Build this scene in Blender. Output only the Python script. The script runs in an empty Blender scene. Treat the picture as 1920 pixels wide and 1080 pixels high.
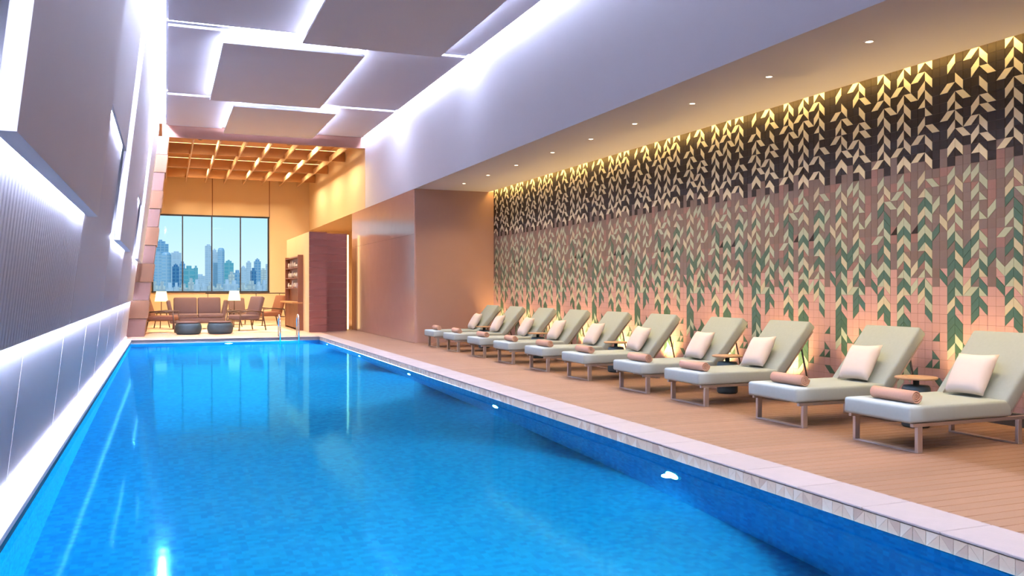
import bpy, bmesh, math, random
from mathutils import Vector, Matrix
random.seed(7)
C = bpy.context.scene.collection
SC = bpy.context.scene
H = 1.45                        # eye height above the deck; most plan distances below are given in H
# ------------------------------------------------------------------ camera
FPX, YAW = 1640.0, math.radians(21.6)
cam = bpy.data.cameras.new('camera'); cam_o = bpy.data.objects.new('camera', cam); C.objects.link(cam_o)
cam.sensor_width = 36.0; cam.lens = 36.0 * FPX / 1920.0; cam.clip_end = 9000; cam.clip_start = 0.05
cam_o.location = (0, 0, H); cam_o.rotation_euler = (math.pi / 2, 0, -YAW)
SC.camera = cam_o
# ------------------------------------------------------------------ world, sun, exposure
SC.view_settings.view_transform = 'Standard'; SC.view_settings.look = 'None'
SC.view_settings.gamma = 1.0; SC.view_settings.use_curve_mapping = False
SC.view_settings.exposure = 0.0
SC.cycles.max_bounces = 8; SC.cycles.diffuse_bounces = 4; SC.cycles.glossy_bounces = 4
SC.cycles.transmission_bounces = 6; SC.cycles.transparent_max_bounces = 12
SC.cycles.caustics_reflective = False; SC.cycles.caustics_refractive = False
SC.cycles.sample_clamp_indirect = 6.0
w = bpy.data.worlds.new('sky'); SC.world = w; w.use_nodes = True
nt = w.node_tree; nt.nodes.clear()
wo = nt.nodes.new('ShaderNodeOutputWorld'); bg = nt.nodes.new('ShaderNodeBackground')
tc = nt.nodes.new('ShaderNodeTexCoord'); sx = nt.nodes.new('ShaderNodeSeparateXYZ'); cr = nt.nodes.new('ShaderNodeValToRGB')
cr.color_ramp.elements[0].position = 0.0; cr.color_ramp.elements[0].color = (0.78, 0.90, 0.95, 1)
cr.color_ramp.elements[1].position = 0.35; cr.color_ramp.elements[1].color = (0.20, 0.52, 0.90, 1)
e = cr.color_ramp.elements.new(0.09); e.color = (0.46, 0.78, 0.95, 1)
nt.links.new(tc.outputs['Generated'], sx.inputs[0]); nt.links.new(sx.outputs['Z'], cr.inputs[0])
nt.links.new(cr.outputs[0], bg.inputs[0]); nt.links.new(bg.outputs[0], wo.inputs[0]); bg.inputs[1].default_value = 1.2
sun = bpy.data.lights.new('sun', 'SUN'); sun.energy = 1.6; sun.angle = 0.01; sun.color = (1, 0.97, 0.9)
sun_o = bpy.data.objects.new('sun', sun); C.objects.link(sun_o); sun_o.location = (0, 0, 60)
sun_o.rotation_euler = (math.radians(42), math.radians(-28), 0)      # high sun behind the building, on the city only

# ------------------------------------------------------------------ materials
MATS = {}
def principled(name, col, rough=0.5, metal=0.0, emis=None, estr=0.0, spec=0.5, trans=0.0, ior=1.45):
    m = bpy.data.materials.new(name); m.use_nodes = True
    b = m.node_tree.nodes['Principled BSDF']
    b.inputs['Base Color'].default_value = (*col, 1); b.inputs['Roughness'].default_value = rough
    b.inputs['Metallic'].default_value = metal; b.inputs['Specular IOR Level'].default_value = spec
    b.inputs['Transmission Weight'].default_value = trans; b.inputs['IOR'].default_value = ior
    if emis: b.inputs['Emission Color'].default_value = (*emis, 1); b.inputs['Emission Strength'].default_value = estr
    MATS[name] = m
    return m
def noisy(name, c1, c2, scale=8.0, rough=0.5, bump=0.0, stretch=(1, 1, 1), metal=0.0, spec=0.5, bscale=None, per_object=0.0):
    """two-tone noise colour, optional fine bump, optional tone shift per object"""
    m = principled(name, c1, rough, metal, spec=spec); t = m.node_tree; b = t.nodes['Principled BSDF']
    co = t.nodes.new('ShaderNodeTexCoord'); mp = t.nodes.new('ShaderNodeMapping'); mp.inputs['Scale'].default_value = stretch
    n = t.nodes.new('ShaderNodeTexNoise'); n.inputs['Scale'].default_value = scale; n.inputs['Detail'].default_value = 4
    mx = t.nodes.new('ShaderNodeMix'); mx.data_type = 'RGBA'
    mx.inputs['A'].default_value = (*c1, 1); mx.inputs['B'].default_value = (*c2, 1)
    t.links.new(co.outputs['Object'], mp.inputs[0]); t.links.new(mp.outputs[0], n.inputs['Vector'])
    fac = n.outputs['Fac']
    if per_object:
        oi = t.nodes.new('ShaderNodeObjectInfo'); ma = t.nodes.new('ShaderNodeMath'); ma.operation = 'MULTIPLY_ADD'
        ma.inputs[1].default_value = per_object; ma.inputs[2].default_value = -per_object / 2
        ad = t.nodes.new('ShaderNodeMath'); ad.operation = 'ADD'; ad.use_clamp = True
        t.links.new(oi.outputs['Random'], ma.inputs[0]); t.links.new(ma.outputs[0], ad.inputs[0]); t.links.new(fac, ad.inputs[1])
        fac = ad.outputs[0]
    t.links.new(fac, mx.inputs['Factor']); t.links.new(mx.outputs['Result'], b.inputs['Base Color'])
    if bump:
        n2 = t.nodes.new('ShaderNodeTexNoise'); n2.inputs['Scale'].default_value = bscale or scale * 6
        bp = t.nodes.new('ShaderNodeBump'); bp.inputs['Strength'].default_value = bump; bp.inputs['Distance'].default_value = 0.01
        t.links.new(mp.outputs[0], n2.inputs['Vector']); t.links.new(n2.outputs['Fac'], bp.inputs['Height'])
        t.links.new(bp.outputs[0], b.inputs['Normal'])
    return m
def ribbed(name, col, pitch, rough=0.45, strength=0.5):
    """painted sheet with fine upright ribs (relief only)"""
    m = principled(name, col, rough); t = m.node_tree; b = t.nodes['Principled BSDF']
    co = t.nodes.new('ShaderNodeTexCoord'); wv = t.nodes.new('ShaderNodeTexWave'); wv.bands_direction = 'Y'
    wv.inputs['Scale'].default_value = 0.314 / pitch
    bp = t.nodes.new('ShaderNodeBump'); bp.inputs['Strength'].default_value = strength; bp.inputs['Distance'].default_value = 0.02
    t.links.new(co.outputs['Object'], wv.inputs['Vector']); t.links.new(wv.outputs['Fac'], bp.inputs['Height'])
    t.links.new(bp.outputs[0], b.inputs['Normal'])
    return m
def emitter(name, col, strength):
    m = bpy.data.materials.new(name); m.use_nodes = True; t = m.node_tree; t.nodes.clear()
    o = t.nodes.new('ShaderNodeOutputMaterial'); e_ = t.nodes.new('ShaderNodeEmission')
    e_.inputs[0].default_value = (*col, 1); e_.inputs[1].default_value = strength
    t.links.new(e_.outputs[0], o.inputs[0]); MATS[name] = m
    return m

COOL = (0.66, 0.71, 1.0); WARM = (1.0, 0.58, 0.20)
noisy('ceiling_grey', (0.76, 0.78, 0.84), (0.79, 0.81, 0.87), 1.5, 0.6)
noisy('ceiling_white', (0.62, 0.62, 0.68), (0.66, 0.66, 0.72), 1.0, 0.7)
noisy('plaster', (0.72, 0.72, 0.77), (0.75, 0.75, 0.8), 1.0, 0.75)
noisy('panel_pale', (0.66, 0.67, 0.74), (0.7, 0.71, 0.78), 1.2, 0.5)
noisy('panel_grey', (0.72, 0.72, 0.76), (0.76, 0.76, 0.8), 1.2, 0.5)
ribbed('panel_ribbed', (0.72, 0.75, 0.84), 0.11, 0.45, 0.6)
ribbed('wall_white', (0.78, 0.78, 0.84), 0.9, 0.4, 0.02)
noisy('pink_marble', (0.40, 0.235, 0.19), (0.45, 0.27, 0.22), 2.5, 0.16)
noisy('pink_plaster', (0.42, 0.26, 0.215), (0.46, 0.29, 0.24), 2.0, 0.45)
noisy('deck_wood', (0.29, 0.165, 0.1), (0.215, 0.12, 0.07), 4.0, 0.42, 0.15, (0.6, 14, 14), bscale=30, per_object=0.7)
noisy('deck_base', (0.10, 0.06, 0.045), (0.12, 0.07, 0.05), 4.0, 0.8)
noisy('coping_stone', (0.4, 0.35, 0.335), (0.35, 0.31, 0.295), 9.0, 0.45, 0.1, per_object=0.5)
noisy('ledge_white', (0.80, 0.79, 0.82), (0.76, 0.75, 0.79), 3.0, 0.35)
noisy('mosaic_beige', (0.68, 0.55, 0.4), (0.62, 0.5, 0.37), 5.0, 0.4)
noisy('mosaic_tan', (0.56, 0.42, 0.31), (0.52, 0.39, 0.29), 5.0, 0.4)
noisy('mosaic_pale', (0.72, 0.63, 0.51), (0.68, 0.6, 0.48), 5.0, 0.4)
noisy('grout_mauve', (0.16, 0.11, 0.10), (0.18, 0.12, 0.11), 5.0, 0.8)
noisy('tile_black', (0.016, 0.013, 0.012), (0.030, 0.024, 0.022), 14.0, 0.6, spec=0.2, per_object=0.4)
noisy('tile_cream', (0.74, 0.74, 0.64), (0.68, 0.68, 0.59), 10.0, 0.4)
noisy('tile_mint', (0.32, 0.41, 0.355), (0.38, 0.46, 0.4), 10.0, 0.4)
noisy('tile_sage', (0.42, 0.42, 0.34), (0.47, 0.47, 0.39), 10.0, 0.4)
noisy('tile_green', (0.04, 0.1, 0.078), (0.058, 0.125, 0.098), 10.0, 0.4)
noisy('tile_mauve', (0.14, 0.112, 0.108), (0.17, 0.135, 0.13), 8.0, 0.45, per_object=0.6)
noisy('tile_brown', (0.14, 0.105, 0.095), (0.165, 0.125, 0.11), 8.0, 0.45)
noisy('tile_rose', (0.21, 0.125, 0.12), (0.24, 0.145, 0.138), 8.0, 0.45)
noisy('tile_pink', (0.4, 0.26, 0.275), (0.45, 0.295, 0.31), 6.0, 0.45, per_object=0.6)
noisy('cushion', (0.35, 0.42, 0.4), (0.39, 0.46, 0.44), 30.0, 0.9, 0.12, bscale=400, spec=0.2)
noisy('pillow_fabric', (0.76, 0.70, 0.68), (0.80, 0.74, 0.72), 20.0, 0.95, 0.12, bscale=300, spec=0.1)
noisy('towel_fabric', (0.76, 0.48, 0.36), (0.68, 0.42, 0.31), 60.0, 1.0, 0.5, bscale=350, spec=0.0)
noisy('steel_frame', (0.56, 0.52, 0.5), (0.6, 0.56, 0.54), 12.0, 0.28, metal=0.85)
noisy('black_steel', (0.03, 0.028, 0.028), (0.045, 0.04, 0.04), 12.0, 0.45)
noisy('chrome', (0.75, 0.74, 0.72), (0.80, 0.79, 0.77), 6.0, 0.12, metal=1.0)
noisy('oak', (0.50, 0.26, 0.10), (0.40, 0.19, 0.07), 3.0, 0.45, 0.1, (1, 1, 1), per_object=0.5)
noisy('table_top', (0.52, 0.34, 0.20), (0.44, 0.28, 0.16), 6.0, 0.4)
noisy('dark_teal', (0.035, 0.065, 0.075), (0.05, 0.085, 0.095), 20.0, 0.55)
noisy('walnut', (0.19, 0.055, 0.035), (0.23, 0.072, 0.048), 3.0, 0.45, 0.1, (1, 1, 9), per_object=0.6)
noisy('oak_rose', (0.42, 0.21, 0.15), (0.36, 0.17, 0.12), 3.0, 0.5)
noisy('pillar_timber', (0.25, 0.115, 0.055), (0.21, 0.095, 0.045), 3.0, 0.5)
noisy('pillar_rose', (0.24, 0.125, 0.095), (0.20, 0.105, 0.08), 3.0, 0.5)
noisy('oak_pale', (0.66, 0.46, 0.26), (0.60, 0.40, 0.22), 3.0, 0.45)
noisy('shelf_wood', (0.23, 0.085, 0.035), (0.18, 0.065, 0.03), 5.0, 0.45)
noisy('warm_wall', (0.68, 0.52, 0.32), (0.72, 0.56, 0.35), 1.2, 0.7)
noisy('lounge_floor', (0.58, 0.36, 0.24), (0.64, 0.41, 0.28), 2.0, 0.4)
noisy('rug', (0.66, 0.54, 0.38), (0.60, 0.49, 0.34), 30.0, 0.95, 0.3, bscale=200)
noisy('sofa_fabric', (0.14, 0.085, 0.078), (0.17, 0.105, 0.095), 25.0, 0.95, 0.15, bscale=300)
noisy('rust_fabric', (0.20, 0.08, 0.045), (0.24, 0.10, 0.055), 25.0, 0.95, 0.15, bscale=300)
noisy('dark_wood', (0.07, 0.035, 0.02), (0.10, 0.05, 0.03), 6.0, 0.45)
noisy('window_metal', (0.02, 0.022, 0.025), (0.03, 0.032, 0.035), 6.0, 0.4)
noisy('glassware', (0.75, 0.68, 0.58), (0.80, 0.74, 0.64), 10.0, 0.2)
noisy('ground_city', (0.30, 0.36, 0.24), (0.46, 0.44, 0.38), 0.012, 0.9)
emitter('led_cool', COOL, 210.0); emitter('led_cove', COOL, 260.0); emitter('led_cool_soft', COOL, 90.0); emitter('led_wide', COOL, 330.0); emitter('led_base', COOL, 40.0); emitter('led_foot', COOL, 60.0); emitter('led_low', COOL, 520.0); emitter('led_panel', COOL, 260.0); emitter('led_warm', (1.0, 0.58, 0.14), 40.0)
emitter('lens_warm', (1.0, 0.82, 0.55), 14.0); emitter('lens_pool', (0.80, 0.95, 1.0), 60.0)
emitter('shade_glow', (1.0, 0.82, 0.48), 2.2); emitter('led_amber', (1.0, 0.62, 0.26), 6.0); emitter('lens_amber', (1.0, 0.70, 0.35), 30.0)

def mosaic(name, c1, c2, c3, size=0.05):
    """small glass mosaic: checker of cells with random tones"""
    m = principled(name, c1, 0.6, spec=0.15); t = m.node_tree; b = t.nodes['Principled BSDF']
    co = t.nodes.new('ShaderNodeTexCoord'); v = t.nodes.new('ShaderNodeTexVoronoi'); v.distance = 'CHEBYCHEV'
    v.inputs['Scale'].default_value = 1.0 / size; v.inputs['Randomness'].default_value = 0.0
    s = t.nodes.new('ShaderNodeSeparateColor'); r = t.nodes.new('ShaderNodeValToRGB')
    r.color_ramp.elements[0].color = (*c1, 1); r.color_ramp.elements[1].color = (*c3, 1)
    k = r.color_ramp.elements.new(0.5); k.color = (*c2, 1)
    t.links.new(co.outputs['Object'], v.inputs['Vector']); t.links.new(v.outputs['Color'], s.inputs[0])
    t.links.new(s.outputs[0], r.inputs[0]); t.links.new(r.outputs[0], b.inputs['Base Color'])
    return m
mosaic('pool_mosaic', (0.006, 0.28, 0.62), (0.010, 0.36, 0.70), (0.016, 0.43, 0.78), 0.05)
def water_mat():
    """clear blue water: refraction below, Fresnel reflection on top, small ripples"""
    m = bpy.data.materials.new('water'); m.use_nodes = True; t = m.node_tree; t.nodes.clear(); MATS['water'] = m
    o = t.nodes.new('ShaderNodeOutputMaterial'); rf = t.nodes.new('ShaderNodeBsdfRefraction'); gl = t.nodes.new('ShaderNodeBsdfGlossy'); mx = t.nodes.new('ShaderNodeMixShader')
    rf.inputs['Color'].default_value = (0.20, 0.86, 1.0, 1); rf.inputs['IOR'].default_value = 1.333; rf.inputs['Roughness'].default_value = 0.05
    gl.inputs['Color'].default_value = (0.10, 0.50, 0.72, 1); gl.inputs['Roughness'].default_value = 0.07
    fr = t.nodes.new('ShaderNodeFresnel'); fr.inputs[0].default_value = 1.30
    co = t.nodes.new('ShaderNodeTexCoord'); n = t.nodes.new('ShaderNodeTexNoise'); n.inputs['Scale'].default_value = 2.2; n.inputs['Detail'].default_value = 3
    bp = t.nodes.new('ShaderNodeBump'); bp.inputs['Strength'].default_value = 0.012; bp.inputs['Distance'].default_value = 0.1
    t.links.new(co.outputs['Object'], n.inputs['Vector']); t.links.new(n.outputs['Fac'], bp.inputs['Height'])
    for nd in (rf, gl, fr): t.links.new(bp.outputs[0], nd.inputs['Normal'])
    t.links.new(fr.outputs[0], mx.inputs[0]); t.links.new(rf.outputs[0], mx.inputs[1]); t.links.new(gl.outputs[0], mx.inputs[2]); t.links.new(mx.outputs[0], o.inputs[0])
water_mat()
def pane_mat():
    m = bpy.data.materials.new('pane_glass'); m.use_nodes = True; t = m.node_tree; t.nodes.clear(); MATS['pane_glass'] = m
    o = t.nodes.new('ShaderNodeOutputMaterial'); tr = t.nodes.new('ShaderNodeBsdfTransparent'); g = t.nodes.new('ShaderNodeBsdfGlossy')
    tr.inputs[0].default_value = (0.93, 0.98, 1.0, 1); g.inputs['Roughness'].default_value = 0.02
    f = t.nodes.new('ShaderNodeFresnel'); f.inputs[0].default_value = 1.12; mx = t.nodes.new('ShaderNodeMixShader')
    t.links.new(f.outputs[0], mx.inputs[0]); t.links.new(tr.outputs[0], mx.inputs[1]); t.links.new(g.outputs[0], mx.inputs[2]); t.links.new(mx.outputs[0], o.inputs[0])
pane_mat()

# ------------------------------------------------------------------ helpers
def link(o, parent=None):
    C.objects.link(o)
    if parent is not None: o.parent = parent
    return o
def from_bm(name, bm, mat, parent=None, smooth=False, loc=None):
    me = bpy.data.meshes.new(name)
    bmesh.ops.recalc_face_normals(bm, faces=bm.faces)
    bm.to_mesh(me); bm.free()
    for m in (mat if isinstance(mat, (list, tuple)) else [mat]): me.materials.append(MATS[m])
    if smooth:
        for p in me.polygons: p.use_smooth = True
    o = bpy.data.objects.new(name, me)
    if loc is not None: o.location = loc
    return link(o, parent)
def add_box(bm, x0, x1, y0, y1, z0, z1, bevel=0.0, seg=1, M=None):
    n0 = len(bm.verts)
    r = bmesh.ops.create_cube(bm, size=1.0)
    vs = r['verts']
    for v in vs:
        v.co = Vector(((x0 + x1) / 2 + v.co.x * (x1 - x0), (y0 + y1) / 2 + v.co.y * (y1 - y0), (z0 + z1) / 2 + v.co.z * (z1 - z0)))
    if M is not None:
        for v in vs: v.co = M @ v.co
    if bevel:
        es = list({e for v in vs for e in v.link_edges})
        bmesh.ops.bevel(bm, geom=es, offset=bevel, segments=seg, profile=0.5, affect='EDGES')
def box(name, x0, x1, y0, y1, z0, z1, mat, parent=None, bevel=0.0, seg=1, smooth=False, M=None, loc=None):
    bm = bmesh.new(); add_box(bm, x0, x1, y0, y1, z0, z1, bevel, seg, M)
    return from_bm(name, bm, mat, parent, smooth, loc)
def hexa(name, pts, mat, parent=None):
    """8 corners: 0-3 one face in order, 4-7 the opposite face"""
    bm = bmesh.new(); v = [bm.verts.new(p) for p in pts]
    for f in ((0, 1, 2, 3), (7, 6, 5, 4), (0, 4, 5, 1), (1, 5, 6, 2), (2, 6, 7, 3), (3, 7, 4, 0)): bm.faces.new([v[i] for i in f])
    return from_bm(name, bm, mat, parent)
def lathe(name, prof, mat, parent=None, loc=(0, 0, 0), n=24, smooth=True, sx=1.0, sy=1.0):
    bm = bmesh.new(); rings = []
    for r, z in prof:
        if r < 1e-5: rings.append([bm.verts.new((0, 0, z))])
        else: rings.append([bm.verts.new((sx * r * math.cos(2 * math.pi * i / n), sy * r * math.sin(2 * math.pi * i / n), z)) for i in range(n)])
    for a, b in zip(rings, rings[1:]):
        for i in range(n):
            j = (i + 1) % n
            f = ([a[i], a[j], b[j], b[i]] if len(a) > 1 and len(b) > 1 else [a[0], b[j], b[i]] if len(a) == 1 and len(b) > 1 else [a[i], a[j], b[0]] if len(b) == 1 and len(a) > 1 else None)
            if f: bm.faces.new(f)
    return from_bm(name, bm, mat, parent, smooth, loc)
def tube(name, pts, r, mat, parent=None, n=10):
    bm = bmesh.new(); rings = []; P = [Vector(p) for p in pts]
    for i, p in enumerate(P):
        d = (P[min(i + 1, len(P) - 1)] - P[max(i - 1, 0)]).normalized()
        u = d.orthogonal().normalized() if i == 0 else (u - u.dot(d) * d).normalized()
        wv = d.cross(u)
        rings.append([bm.verts.new(p + r * (math.cos(2 * math.pi * k / n) * u + math.sin(2 * math.pi * k / n) * wv)) for k in range(n)])
    for a, b in zip(rings, rings[1:]):
        for k in range(n): bm.faces.new([a[k], a[(k + 1) % n], b[(k + 1) % n], b[k]])
    bm.faces.new(rings[0]); bm.faces.new(rings[-1][::-1])
    return from_bm(name, bm, mat, parent, True)
def tag(o, label, cat, group=None, kind=None):
    o['label'] = label; o['category'] = cat
    if group: o['group'] = group
    if kind: o['kind'] = kind
    return o
def thing(name, label, cat, loc=(0, 0, 0), rz=0.0, group=None):
    o = bpy.data.objects.new(name, None); o.empty_display_size = 0.1; o.location = loc; o.rotation_euler = (0, 0, rz)
    return tag(link(o), label, cat, group)
def struct(o, label=None, cat=None):
    o['kind'] = 'structure'
    if label: o['label'] = label
    if cat: o['category'] = cat
    return o
def copy_tree(o, parent=None):
    c = o.copy(); C.objects.link(c); c.parent = parent
    for ch in o.children: copy_tree(ch, c)
    return c
def spot(name, loc, target, power, col, angle, blend=0.5, radius=0.04, parent=None):
    l = bpy.data.lights.new(name, 'SPOT'); l.energy = power; l.color = col; l.spot_size = math.radians(angle); l.spot_blend = blend; l.shadow_soft_size = radius
    o = bpy.data.objects.new(name, l); o.location = loc
    o.rotation_euler = (Vector(target) - Vector(loc)).to_track_quat('-Z', 'Y').to_euler()
    return link(o, parent)
ORD = ['first', 'second', 'third', 'fourth', 'fifth', 'sixth', 'seventh', 'eighth', 'ninth', 'tenth', 'eleventh', 'twelfth', 'thirteenth']

# ------------------------------------------------------------------ plan of the hall (metres)
XC0, XC1 = 2.94 * H, 3.236 * H              # right coping: water side, deck side
XL0, XL1 = -0.7246 * H, -0.621 * H          # left ledge: wall side, water side
YB = -6.0                                   # wall behind the camera
YP = 18.2 * H; YPO = 18.75 * H               # far pool edge, far coping edge
XP = 4.19 * H                               # bulkhead / pink wall face
XT = 5.73 * H                               # tile wall
YE = 15.4 * H                               # end wall of the lounger bay
ZS = 2.80 * H                               # soffit underside
ZC = 4.42 * H                               # ceiling
YBEAM = 19.6 * H                            # timber fascia, start of the lounge
YW = 27.9 * H                               # window wall
ZWATER = -0.0705 * H
LEAN = 0.115
ZL = 4.75 * H                               # lounge ceiling

# ---- pool basin (walls and floor), water
DEP = -1.45
bm = bmesh.new()
add_box(bm, XL1 - 0.1, XC0 + 0.1, YB, YP + 0.1, DEP - 0.2, DEP)
add_box(bm, XL1 - 0.3, XL1, YB, YP + 0.3, DEP, -0.06)
add_box(bm, XC0, XC0 + 0.3, YB, YP + 0.3, DEP, -0.12)
add_box(bm, XL1, XC0, YP, YP + 0.3, DEP, -0.12)
add_box(bm, XL1, XC0, YB - 0.3, YB, DEP, -0.12)
basin = struct(from_bm('pool_basin', bm, 'pool_mosaic'), 'pool basin lined with small blue glass mosaic', 'pool')
bm = bmesh.new()
NX, NY = 8, 40
gv = [[bm.verts.new((XL1 + (XC0 - XL1) * i / NX, YB + (YP - YB) * j / NY, ZWATER)) for i in range(NX + 1)] for j in range(NY + 1)]
for j in range(NY):
    for i in range(NX): bm.faces.new([gv[j][i], gv[j][i + 1], gv[j + 1][i + 1], gv[j + 1][i]])
wat = from_bm('pool_water', bm, 'water')
if wat.data.polygons[0].normal.z < 0: wat.data.flip_normals()
tag(wat, 'still clear blue water filling the long swimming pool', 'water', kind='stuff')

# ---- coping: right side, far side, white ledge left
cop = struct(box('pool_coping', XC0 + 0.02, XC1 - 0.01, YB, YPO, -0.13, -0.016, 'coping_stone'), 'pale stone coping round the pool', 'coping')
n = 40; step = (YPO - 2.0) / n
for i in range(n):
    y0 = 2.0 + i * step
    box('coping_slab', XC0 + 0.008, XC1, y0 + 0.002, y0 + step - 0.002, -0.014, 0.004, 'coping_stone', cop, 0.004)
box('coping_slab', XC0 + 0.008, XC1, YB, 1.998, -0.014, 0.004, 'coping_stone', cop, 0.004)
n = 6; step = (XC0 - 0.016 - XL1) / n
for i in range(n):
    box('coping_slab', XL1 + i * step + 0.002, XL1 + (i + 1) * step - 0.002, YP - 0.012, YPO, -0.014, 0.004, 'coping_stone', cop, 0.004)
box('coping_bed', XL1, XC0, YP + 0.02, YPO - 0.01, -0.13, -0.016, 'coping_stone', cop)
# triangular mosaic on the face of the coping, under the slabs
tri_meshes = {}
def tri_mesh(key, pts, mat, depth):
    k = (key, mat)
    if k not in tri_meshes:
        me = bpy.data.meshes.new('tile'); n_ = len(pts)
        # pts lie in the (Y, Z) plane, the piece is proud towards -X
        vs = [(-depth, p[0], p[1]) for p in pts] + [(0.0, p[0], p[1]) for p in pts]
        fs = [tuple(range(n_))] + [(i, i + n_, (i + 1) % n_ + n_, (i + 1) % n_) for i in range(n_)]
        me.from_pydata(vs, [], fs); me.materials.append(MATS[mat]); tri_meshes[k] = me
    return tri_meshes[k]
ft = 0.10; fz0, fz1 = -0.116, -0.016
y = 2.6; q = 0
rest = bmesh.new(); rest_m = []
while y < YP - ft:
    for s in (0, 1):
        g = 0.0015
        pts = [(g, 0.0 + g), (ft - g, 0.0 + g), (ft - g, 0.10 - g)] if s == q % 2 else [(g, g * 2), (ft - 2 * g, 0.10 - g), (g, 0.10 - g)]
        if q % 2 == 1:
            pts = [(ft - p[0], p[1]) for p in pts]
        mt = random.choice(['mosaic_beige', 'mosaic_tan', 'mosaic_pale', 'mosaic_beige'])
        if y < 2.6 + ft * 140:
            o = bpy.data.objects.new('mosaic_triangle', tri_mesh(('ft', s, q % 2), pts, mt, 0.006)); o.location = (XC0 + 0.02, y, fz0); link(o, cop)
        else:
            vs = [rest.verts.new((XC0 + 0.014, y + p[0], fz0 + p[1])) for p in pts]; f = rest.faces.new(vs); f.material_index = ['mosaic_beige', 'mosaic_tan', 'mosaic_pale'].index(mt)
    y += ft; q += 1
ro = from_bm('mosaic_band', rest, ['mosaic_beige', 'mosaic_tan', 'mosaic_pale'], cop); ro['kind'] = 'stuff'
ledge = struct(box('trim_1', XL0 - 0.35, XL1 + 0.012, YB, YPO, -0.045, 0.0, 'ledge_white', None, 0.004), 'narrow white stone ledge between wall and water', 'ledge')
box('ledge_shade_strip', XL1 - 0.012, XL1 + 0.002, YB, YP, -0.10, -0.045, 'window_metal', ledge)  # near-black strip put in as the shade under the ledge overhang

# ---- deck of narrow boards, laid across towards the tile wall
floor = struct(box('floor', XC1 + 0.004, XT + 0.1, YB, YBEAM + 2.2, -0.14, -0.028, 'deck_base'), 'floor of narrow warm wood boards', 'floor')
PW = 0.125; yb = 2.6; i = 0
pl_me = {}
while yb < YBEAM + 2.0:
    xe = XT - 0.02 if yb < YE else XP
    key = 'a' if yb < YE else 'b'
    if key not in pl_me:
        o = box('plank', 0, xe - XC1 - 0.006, 0, PW - 0.006, -0.028, 0.0, 'deck_wood', floor, 0.003); pl_me[key] = o.data
    else:
        o = bpy.data.objects.new('plank', pl_me[key]); link(o, floor)
    o.location = (XC1 + 0.006, yb, 0.0); yb += PW; i += 1
o = box('plank', XC1 + 0.006, XT - 0.02, YB, 2.594, -0.028, 0.0, 'deck_wood', floor)

# ---- lounge floor
lf = struct(box('floor', -1.6, XP + 3.5, YBEAM + 2.2, YW + 0.2, -0.14, 0.002, 'lounge_floor'), 'light warm floor of the lounge', 'floor')
box('threshold', XL0 - 0.4, XC1 + 0.002, YPO, YBEAM + 2.2, -0.14, 0.001, 'lounge_floor', lf)

# ---- left wall leaning in, with hung panels and light behind their edges
def lx(z, off=0.0): return XL0 + LEAN * z + off
def lean_slab(name, y0, y1, z0, z1, off0, off1, mat, parent):
    return hexa(name, [(lx(z0, off1), y0, z0), (lx(z0, off1), y1, z0), (lx(z1, off1), y1, z1), (lx(z1, off1), y0, z1),
                       (lx(z0, off0), y0, z0), (lx(z0, off0), y1, z0), (lx(z1, off0), y1, z1), (lx(z1, off0), y0, z1)], mat, parent)
wl = struct(lean_slab('wall_left', YB, YBEAM - 0.25, 0.0, ZC, -0.35, -0.03, 'wall_white', None), 'white left wall leaning in over the pool', 'wall')
edges = [-0.2, 3.2, 6.8, 10.0, 13.2, 16.4, 19.3]
ZLOW = 0.745 * H
lean_slab('wall_panel', YB, -0.2 * H - 0.01, ZLOW, ZC - 0.25, 0.0, 0.10, 'panel_grey', wl)
for k in range(6):
    y0, y1 = edges[k] * H, edges[k + 1] * H
    zb = (1.50 if k % 2 else 2.43) * H
    g = 0.006
    rib = (k % 2 == 1)
    lean_slab('wall_panel', y0 + g, y1 - g, ZLOW, zb + 0.12, 0.0, 0.025, 'panel_ribbed' if rib else ('ledge_white' if k == 0 else 'panel_pale'), wl)
    up = lean_slab('wall_panel', y0 + (g if not rib else -0.03), y1 - g, zb, ZC - 0.22, 0.06, 0.16 if rib else 0.09, 'panel_grey', wl)
    if rib: lean_slab('led_strip', y1 + 0.012, y1 + 0.020, zb + 0.05, ZC - 0.4, 0.091, 0.096, 'led_cool_soft', up)
    # light line tucked behind the lower edge of the upper panel
    lean_slab('led_strip', y0 + 0.04, y1 - 0.04, zb + 0.035, zb + 0.075, 0.053, 0.0595, 'led_panel', up)
    if k % 2 == 0 and k > 0:
        lean_slab('led_strip', y0 - 0.02, y0 - 0.008, zb + 0.2, ZC - 0.4, 0.03, 0.055, 'led_base', up)
# light line under the whole row of lower panels, washing the white base
lean_slab('led_strip', YB + 0.1, YBEAM - 0.4, ZLOW + 0.03, ZLOW + 0.06, -0.008, -0.001, 'led_low', wl)
lean_slab('led_strip', YB + 0.1, YBEAM - 0.4, 0.001, 0.008, -0.028, -0.016, 'led_foot', wl)
# joints on the white base
for yy in (5.0, 6.9, 8.8, 10.7, 12.6, 14.5, 16.4): lean_slab('wall_joint', yy * H, yy * H + 0.012, 0.0, ZLOW - 0.02, -0.03, -0.026, 'ledge_white', wl)

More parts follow.
